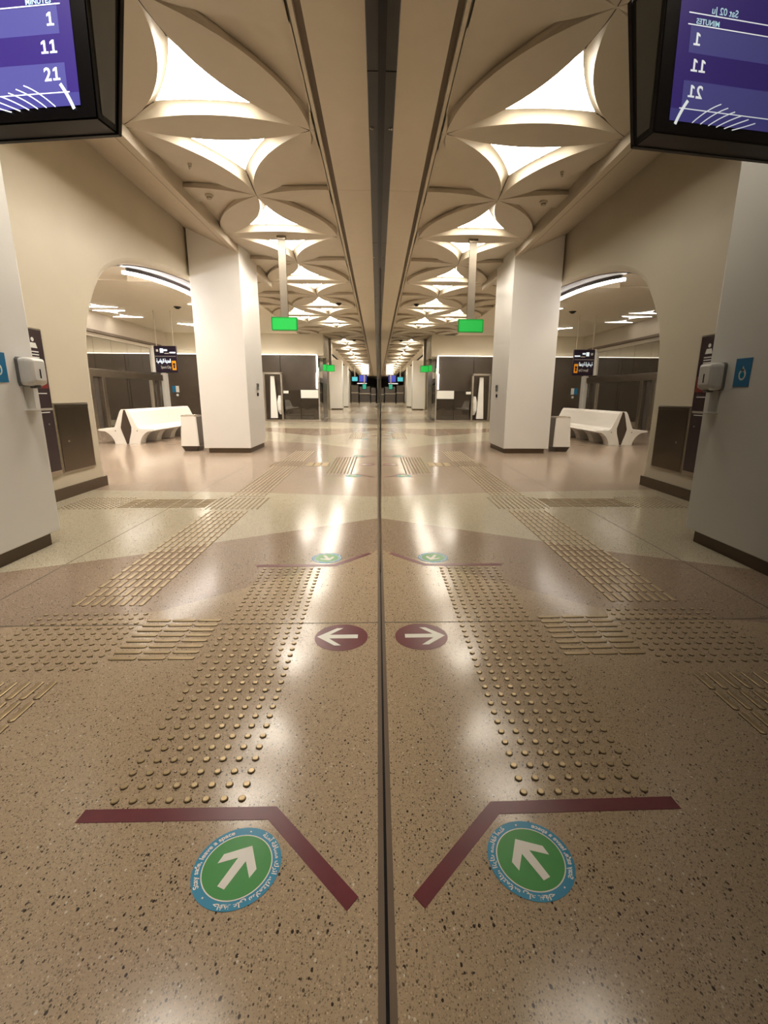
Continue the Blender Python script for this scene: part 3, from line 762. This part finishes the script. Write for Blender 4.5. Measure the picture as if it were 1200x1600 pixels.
# concourse ceiling lights (triangular, flush); unseen ones are added to brighten the hall
for k, (x, y) in enumerate(((-9.35, 17.2), (-9.45, 18.3), (-9.5, 19.3), (-7.2, 9.5), (-5.2, 9.6), (-5.6, 17.0), (-5.6, 18.9), (-5.6, 21.6), (-7.2, 12.0), (-7.75, 21.5), (-5.6, 6.5), (-7.2, 6.0))):
    e = empty('ceiling_light', (x, y, 4.08))
    lab = ['nearest', 'middle', 'farthest'][k]+' of three triangular lights on the opposite platform ceiling' if k < 3 else ('added triangular fill light in the concourse hidden above the arch' if y < 13.4 else 'triangular ceiling light in the crossing hall at %d metres' % y)
    labs = {5: 'added triangular fill light nearest behind the large column', 6: 'added triangular fill light in the middle of the crossing hall', 7: 'added triangular fill light close to the dark end wall', 9: 'triangular ceiling light beside the LED line on the opposite side'}
    tag(e, labs.get(k, lab), 'ceiling light', 'concourse ceiling lights')
    G = Vector((x, y)); sgn = 1 if k % 2 else -1
    q_ = 0.62 if k < 3 else 1.0
    V = [G+Vector((0, sgn*0.62*q_)), G+Vector((-0.56, -sgn*0.34*q_)), G+Vector((0.56, -sgn*0.34*q_))]
    pts = []
    for q in range(3): pts += arc(V[q], V[(q+1) % 3], 0.13, G, 8)[:-1]
    prism('diffuser', [(p.x, p.y) for p in pts], 'Z', 4.075, 4.085, 'led_soft' if k < 3 else 'luminous_hall', e)
    prism('rim', [((p.x-x)*1.12+x, (p.y-y)*1.12+y) for p in pts], 'Z', 4.085, 4.10 if y > 13.5 else 4.12, 'coffer_plaster', e)

# ------------------------------------------------------------------ hanging direction sign in the concourse
SX, SY, SZ = -7.61, 18.0, 2.45
e = empty('direction_sign', (SX, SY, SZ-0.45)); tag(e, 'dark hanging sign with lit Arabic lettering and orange symbol', 'sign')
box('panel', SX-0.39, SX+0.39, SY, SY+0.1, SZ-0.46, SZ+0.46, 'sign_dark', e, 0.01, 2)
def on(u0, v0): return lambda a, b: (SX+(u0+a)*0.87, SY-0.003, SZ+(v0+b)*0.87)
text('arabic_line', shape_arabic('المدينة الرياضية'), 0.21, 'sign_light', e, on(0.20, -0.13), 0.004, 'r', 0.58)
text('english_line', 'Sport City', 0.15, 'sign_white', e, on(0.20, -0.36), 0.002, 'r', 0.42)
box('orange_tile', SX+0.21, SX+0.35, SY-0.006, SY, SZ-0.37, SZ-0.05, 'sign_yellow', e)
lathe('tile_symbol', [(0.045, SY-0.009), (0.045, SY-0.006)], (SX+0.28, 0, SZ-0.17), 'Y', 'sign_dark', e, 14)
prism('tile_symbol', [(SX+0.255, SZ-0.31), (SX+0.305, SZ-0.31), (SX+0.315, SZ-0.22), (SX+0.245, SZ-0.22)], 'Y', SY-0.009, SY-0.006, 'sign_dark', e)
box('rule', SX-0.36, SX+0.36, SY-0.004, SY, SZ+0.10, SZ+0.11, 'sign_white', e)
for (u, v, w_, h_, mm) in ((-0.36, 0.30, 0.09, 0.09, 'sign_white'), (-0.20, 0.26, 0.13, 0.16, 'sign_light'), (-0.05, 0.33, 0.14, 0.06, 'sign_light'), (-0.03, 0.22, 0.18, 0.03, 'sign_white'), (0.18, 0.24, 0.24, 0.05, 'sign_light')):
    box('symbol_tile', SX+u*0.87, SX+(u+w_)*0.87, SY-0.004, SY, SZ+v*0.87, SZ+(v+h_)*0.87, mm, e, 0.001, 1)
for xx in (-0.3, 0.3): box('hanger', SX+xx-0.012, SX+xx+0.012, SY+0.04, SY+0.06, SZ+0.45, 4.10, 'ceiling_plaster', e)
e = empty('led_strip', (-6.4, 24.15, 3.1)); tag(e, 'hidden LED line washing the cream wall above the dark panels', 'light strip')
box('led_tube', -10.0, -2.95, 24.09, 24.12, 3.112, 3.13, 'led_wash', e); box('led_channel', -10.0, -2.95, 24.07, 24.14, 3.101, 3.112, 'steel', e)
e = empty('wall_notice', (-9.8, 23.99, 1.1)); tag(e, 'small blue and white notice with round button on the dark wall', 'notice')
box('card', -9.96, -9.80, 23.985, 24.0, 1.32, 1.62, 'sign_blue', e); box('card', -9.79, -9.64, 23.985, 24.0, 1.32, 1.62, 'sign_white', e)
lathe('button', [(0.06, 23.98), (0.06, 24.0)], (-9.74, 0, 1.19), 'Y', 'sign_white', e, 16)
detector('dome_camera', 'dark camera under the concourse ceiling seen through the arch', -6.75, 17.3, 4.10, 'black_plastic', 0.12)

# ------------------------------------------------------------------ dark glass enclosure in front of the end wall
e = empty('glass_enclosure', (-4.0, 23.6, 0)); tag(e, 'dark glass enclosure with steel doorway and white band past the column', 'enclosure')
YB = 23.55
gp = box('glass_panel', -4.55, -3.80, YB, YB+0.03, 0.06, 1.45, 'dark_glass', e); gp = box('glass_panel', -3.78, -2.93, YB, YB+0.03, 0.06, 1.45, 'dark_glass', e)
box('white_band', -3.77, -2.94, YB-0.012, YB-0.002, 1.08, 1.46, 'sign_white', e)
box('white_band', -4.60, -4.36, YB-0.012, YB-0.002, 1.30, 1.42, 'sign_white', e)
box('bottom_rail', -5.6, -2.85, YB-0.02, YB+0.05, 0.0, 0.06, 'steel', e)
box('corner_post', -2.93, -2.86, YB-0.03, YB+0.04, 0, 2.5, 'chrome', e, 0.005, 1)
box('side_glass', -2.91, -2.89, YB+0.05, 25.2, 0.06, 2.4, 'dark_glass', e)
for xx in (-5.55, -4.72): box('door_jamb', xx, xx+0.09, YB-0.03, YB+0.06, 0.06, 2.25, 'steel', e, 0.005, 1)
box('door_lintel', -5.55, -4.63, YB-0.03, YB+0.06, 2.18, 2.27, 'steel', e, 0.005, 1)
prism('white_slope', [(-5.30, 0.12), (-4.95, 0.12), (-5.05, 2.1), (-5.22, 2.1)], 'Y', YB+0.15, YB+0.3, 'column_white', e)
lathe('handrail_newel', [(0.05, 0.3), (0.14, 0.5), (0.16, 0.9), (0.08, 1.2)], (-4.82, YB+0.25, 0), 'Z', 'column_white', e, 16)
e.location.x += 0.07
e = empty('led_strip', (-2.93, 23.95, 1.5)); tag(e, 'vertical white LED line at the corner of the dark wall', 'light strip')
box('led_tube', -2.96, -2.90, 23.93, 23.985, 2.28, 3.06, 'led_soft', e); box('led_tube', -3.0, -2.94, 23.93, 23.985, 1.52, 2.26, 'led_soft', e)

# ------------------------------------------------------------------ far equipment at the end of the platform
def kiosk(label, x0, x1, y, z1):
    e = empty('kiosk', ((x0+x1)/2, y, 0)); tag(e, label, 'kiosk', 'dark kiosks at the platform end')
    box('body', x0, x1, y, y+1.2, 0, z1, 'far_dark', e, 0.03, 1)
    box('counter', x0-0.05, x1+0.05, y-0.08, y+1.25, z1*0.55, z1*0.6, 'steel', e)
    box('base_plate', x0, x1, y-0.03, y, 0, 0.12, 'steel', e)
kiosk('widest of the dark kiosks at the platform end', -4.05, -2.95, 75.0, 2.7); kiosk('middle dark kiosk at the platform end', -2.8, -1.15, 76.0, 2.5); kiosk('dark kiosk nearest the mirror glass at the platform end', -1.0, -0.25, 75.5, 2.3)
def far_screen(label, x, y, z, w_, h_, m):
    e = empty('far_display', (x, y, z-h_/2)); tag(e, label, 'display', 'tiny displays at the platform end')
    box('case', x-w_/2-0.05, x+w_/2+0.05, y, y+0.15, z-h_/2-0.05, z+h_/2+0.05, 'black_plastic', e, 0.01, 1)
    box('screen', x-w_/2, x+w_/2, y-0.01, y, z-h_/2, z+h_/2, m, e)
    box('stem', x-0.06, x+0.06, y+0.05, y+0.12, z+h_/2, Z0-0.01, 'steel', e)
far_screen('tiny blue display at the platform end', -1.5, 50.0, 2.86, 0.72, 0.62, 'far_blue')
far_screen('tiny cyan display left of the blue one at the platform end', -2.3, 49.6, 2.80, 0.55, 0.40, 'far_cyan')
far_screen('tiny white board below the blue display at the platform end', -1.62, 51.0, 2.40, 1.0, 0.08, 'far_white')
far_screen('tiny green sign low at the platform end', -1.32, 49.0, 2.05, 0.34, 0.46, 'far_green')
e = empty('light_panel', (-1.12, 46.0, 3.0)); tag(e, 'bright white lit panel hanging above the far displays', 'light panel')
box('lit_face', -1.46, -0.80, 45.9, 45.95, 3.1, 4.02, 'far_white', e, 0.02, 2); box('case', -1.48, -0.78, 45.96, 46.06, 3.06, Z0-0.005, 'ceiling_plaster', e)

# ------------------------------------------------------------------ tactile paving
PIT = 0.0567
def stud_mesh():
    V = []; n = 12
    for (r, z) in ((0.0128, 0.0), (0.0122, 0.0036), (0.0092, 0.0058)):
        V += [(r*math.cos(2*math.pi*k/n), r*math.sin(2*math.pi*k/n), z) for k in range(n)]
    Fs = [(i*n+k, i*n+(k+1) % n, (i+1)*n+(k+1) % n, (i+1)*n+k) for i in range(2) for k in range(n)]+[tuple(range(2*n, 3*n))]
    return mesh('stud', V, Fs)
STUD = stud_mesh(); STUD.materials.append(M['brass']); STUD.materials.append(M['brass_side_shade'])
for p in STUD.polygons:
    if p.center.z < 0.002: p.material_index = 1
def bar_mesh(L, axis):
    bm = bmesh.new(); w_ = 0.0140
    out = []
    for (a, b_, z) in ((L/2, w_, 0), (L/2-0.001, w_-0.001, 0.0036), (L/2-0.006, w_-0.005, 0.0058)):
        ring = [(-a+0.008, -b_), (a-0.008, -b_), (a, -b_+0.008), (a, b_-0.008), (a-0.008, b_), (-a+0.008, b_), (-a, b_-0.008), (-a, -b_+0.008)]
        out.append([bm.verts.new((p[0], p[1], z) if axis == 'X' else (p[1], p[0], z)) for p in ring])
    for i in range(2):
        for k in range(8):
            q = (k+1) % 8; bm.faces.new((out[i][k], out[i][q], out[i+1][q], out[i+1][k]))
    bm.faces.new(out[2])
    return bm_mesh('bar', bm)
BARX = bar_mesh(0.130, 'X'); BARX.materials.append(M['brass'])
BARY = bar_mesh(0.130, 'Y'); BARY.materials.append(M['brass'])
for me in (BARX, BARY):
    me.materials.append(M['brass_side_shade'])
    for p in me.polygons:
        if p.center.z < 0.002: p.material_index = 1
def tactile(label, kind, pts, single=True, group='brass tactile paving'):
    me = {'stud': STUD, 'barx': BARX, 'bary': BARY}[kind]; nm = 'stud' if kind == 'stud' else 'bar'
    cx = sum(p[0] for p in pts)/len(pts); cy = sum(p[1] for p in pts)/len(pts)
    e = empty('tactile_paving', (cx, cy, 0)); tag(e, label, 'tactile paving', group)
    if single:
        pts = sorted(pts, key=lambda p: p[1])
        far = pts[300:]; pts = pts[:300]
        for (x, y) in pts:
            o = link(nm, me, None, e); o.location = (x, y, 0.0)
    else: far = pts
    if far:
        V = []; Fs = []
        mv = [v.co.copy() for v in me.vertices]; mf = [tuple(p.vertices) for p in me.polygons]
        for (x, y) in far:
            b0 = len(V); V += [(v.x+x, v.y+y, v.z) for v in mv]; Fs += [tuple(b0+i for i in f) for f in mf]
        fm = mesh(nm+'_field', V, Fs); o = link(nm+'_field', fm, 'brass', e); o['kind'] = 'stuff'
        fm.materials.append(M['brass_side_shade'])
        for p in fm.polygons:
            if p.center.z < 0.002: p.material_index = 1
    return e
XE = [-0.451-PIT*k for k in range(8)]
XG = [-1.454-PIT*k for k in range(8)]
DY = 6.38
def edge_rows(y0): return [(x, y0+PIT*k) for k in range(37) for x in XE]
tactile('long field of brass studs nearest the mirror between two maroon tapes', 'stud', edge_rows(1.26))
tactile('second field of brass studs by the mirror further down the platform', 'stud', edge_rows(1.26+DY), False)
tactile('third field of brass studs by the mirror far down the platform', 'stud', edge_rows(1.26+2*DY), False)
XJ = [-1.369-PIT*k for k in range(11)]
tactile('square junction of brass studs left of the short cross bars', 'stud', [(x, 2.012+PIT*k) for k in range(11) for x in XJ])
tactile('far junction of brass studs beside the distant cross bars', 'stud', [(x, 2.012+DY+PIT*k) for k in range(11) for x in XJ], False)
cross = [(-1.256+0.1415*k, 2.096+PIT*r) for k in range(3) for r in range(8)]
tactile('short brass cross bars linking the stud junction to the edge studs', 'barx', cross)
tactile('distant short brass cross bars before the second door', 'barx', [(x, y+DY) for x, y in cross], False)
tactile('brass guide bars entering the photo at the lower left edge', 'bary', [(x, 1.85-0.1415*k) for k in range(12) for x in XG])
tactile('main run of brass guide bars leading from the stud junction', 'bary', [(x, 2.755+0.1415*k) for k in range(17) for x in XG])
tactile('second run of brass guide bars beyond the side branch', 'bary', [(x, 5.93+0.1415*k) for k in range(18) for x in XG], False)
tactile('third run of brass guide bars far down the platform', 'bary', [(x, 9.16+0.1415*k) for k in range(12) for x in XG], False)
XJ2 = [-1.369-PIT*k for k in range(11)]
tactile('stud junction where the side branch meets the guide bars', 'stud', [(x, 5.20+PIT*k) for k in range(11) for x in XJ2])
tactile('brass bars of the side branch leading to the cream wall', 'barx', [(-2.04-0.1415*k, 5.29+PIT*r) for k in range(7) for r in range(8)])
tactile('stud field ending the side branch by the cream wall', 'stud', [(-2.99-PIT*k, 5.22+PIT*r) for k in range(11) for r in range(11)])

# ------------------------------------------------------------------ floor tapes and stickers
def tape(label, cy, s):
    Y = lambda y: cy+s*(y-2.29)
    pts = [(-0.925, Y(1.185)), (-0.352, Y(1.182)), (-0.098, Y(0.914)), (-0.07, Y(0.947)), (-0.335, Y(1.228)), (-0.921, Y(1.232))]
    o = prism('floor_tape', pts, 'Z', 0.0002, 0.0012, 'sticker_maroon'); tag(o, label, 'floor tape', 'maroon floor tapes')
def sticker_point(cx, cy, r, ang):     # clockwise text on a ring
    return (cx+r*math.cos(ang), cy+r*math.sin(ang))
def disc(name, cx, cy, r, z0, z1, m, par, n=56):
    return prism(name, [(cx+r*math.cos(2*math.pi*k/n), cy+r*math.sin(2*math.pi*k/n)) for k in range(n)], 'Z', z0, z1, m, par)
def arrow(name, cx, cy, ang, L, hw, z, m, par, t=0.011):
    tip = L/2; b = hw
    pts = [(tip, 0), (tip-0.051, 0.056), (tip-0.079, 0.054), (tip-0.044, 0.013), (-tip, t), (-tip, -t), (tip-0.044, -0.013), (tip-0.079, -0.052), (tip-0.051, -0.054)]
    c, s = math.cos(ang), math.sin(ang)
    return prism(name, [(cx+x*c-y*s, cy+x*s+y*c) for x, y in pts], 'Z', z, z+0.0004, m, par)
def green_sticker(label, cx, cy, aang, rot, detail=True):
    e = empty('floor_sticker', (cx, cy, 0)); tag(e, label, 'floor sticker', 'round green floor stickers')
    R0 = 0.1175
    disc('blue_ring', cx, cy, R0, 0.0002, 0.0010, 'sticker_blue', e); disc('white_ring', cx, cy, 0.0935, 0.0010, 0.0012, 'sticker_white', e); disc('green_disc', cx, cy, 0.0905, 0.0012, 0.0014, 'sticker_green', e)
    arrow('arrow', cx, cy, aang, 0.128, 0.042, 0.0014, 'sticker_white', e)
    if detail:
        def ring(a0): return lambda u, v: (*sticker_point(cx, cy, 0.1005+v, a0+rot-u/0.1045), 0.00115)
        text('english_text', 'Stay safe, leave a space', 0.0185, 'sticker_white', e, ring(R(214)), 0.00045, 'l', R(105)*0.1045)
        text('arabic_text', shape_arabic('حافظ على سلامتك، اترك مسافة آمنة'), 0.0185, 'sticker_white', e, ring(R(62)), 0.00045, 'l', R(170)*0.1045)
    for a in (84, -128):
        p = sticker_point(cx, cy, 0.1045, R(a)+rot); disc('dot', p[0], p[1], 0.0024, 0.0010, 0.00125, 'sticker_white', e, 12)
def red_sticker(label, cx, cy):
    e = empty('floor_sticker', (cx, cy, 0)); tag(e, label, 'floor sticker', 'round maroon floor stickers')
    disc('maroon_disc', cx, cy, 0.140, 0.0002, 0.0012, 'sticker_maroon', e)
    pts = [(-0.128, 0.004), (-0.03, 0.096), (0.004, 0.096), (-0.064, 0.0235), (0.087, 0.0235), (0.087, -0.0155), (-0.064, -0.0155), (0.004, -0.088), (-0.03, -0.088)]
    prism('arrow', [(cx+x, cy+y) for x, y in pts], 'Z', 0.0012, 0.0016, 'sticker_white', e)
for k, w_ in enumerate(('nearest', 'second', 'third')):
    cy = 2.29+DY*k
    tape('maroon tape with bent end, nearer one at the %s door' % w_, cy, 1)
    tape('maroon tape with bent end, farther one at the %s door' % w_, cy, -1)
    green_sticker('green and blue sticker with white arrow inside the %s' % ('nearest tape bend' if k == 0 else 'near tape bend of the %s door' % w_), -0.403, cy-1.252, R(66), 0.0, k == 0)
    green_sticker('pale green and blue sticker beyond the far tape of the %s door' % w_, -0.418, cy+1.248, R(-66), R(180), k == 0)
    red_sticker('maroon round sticker with white left arrow at the %s door' % w_, -0.2125, cy-0.004)
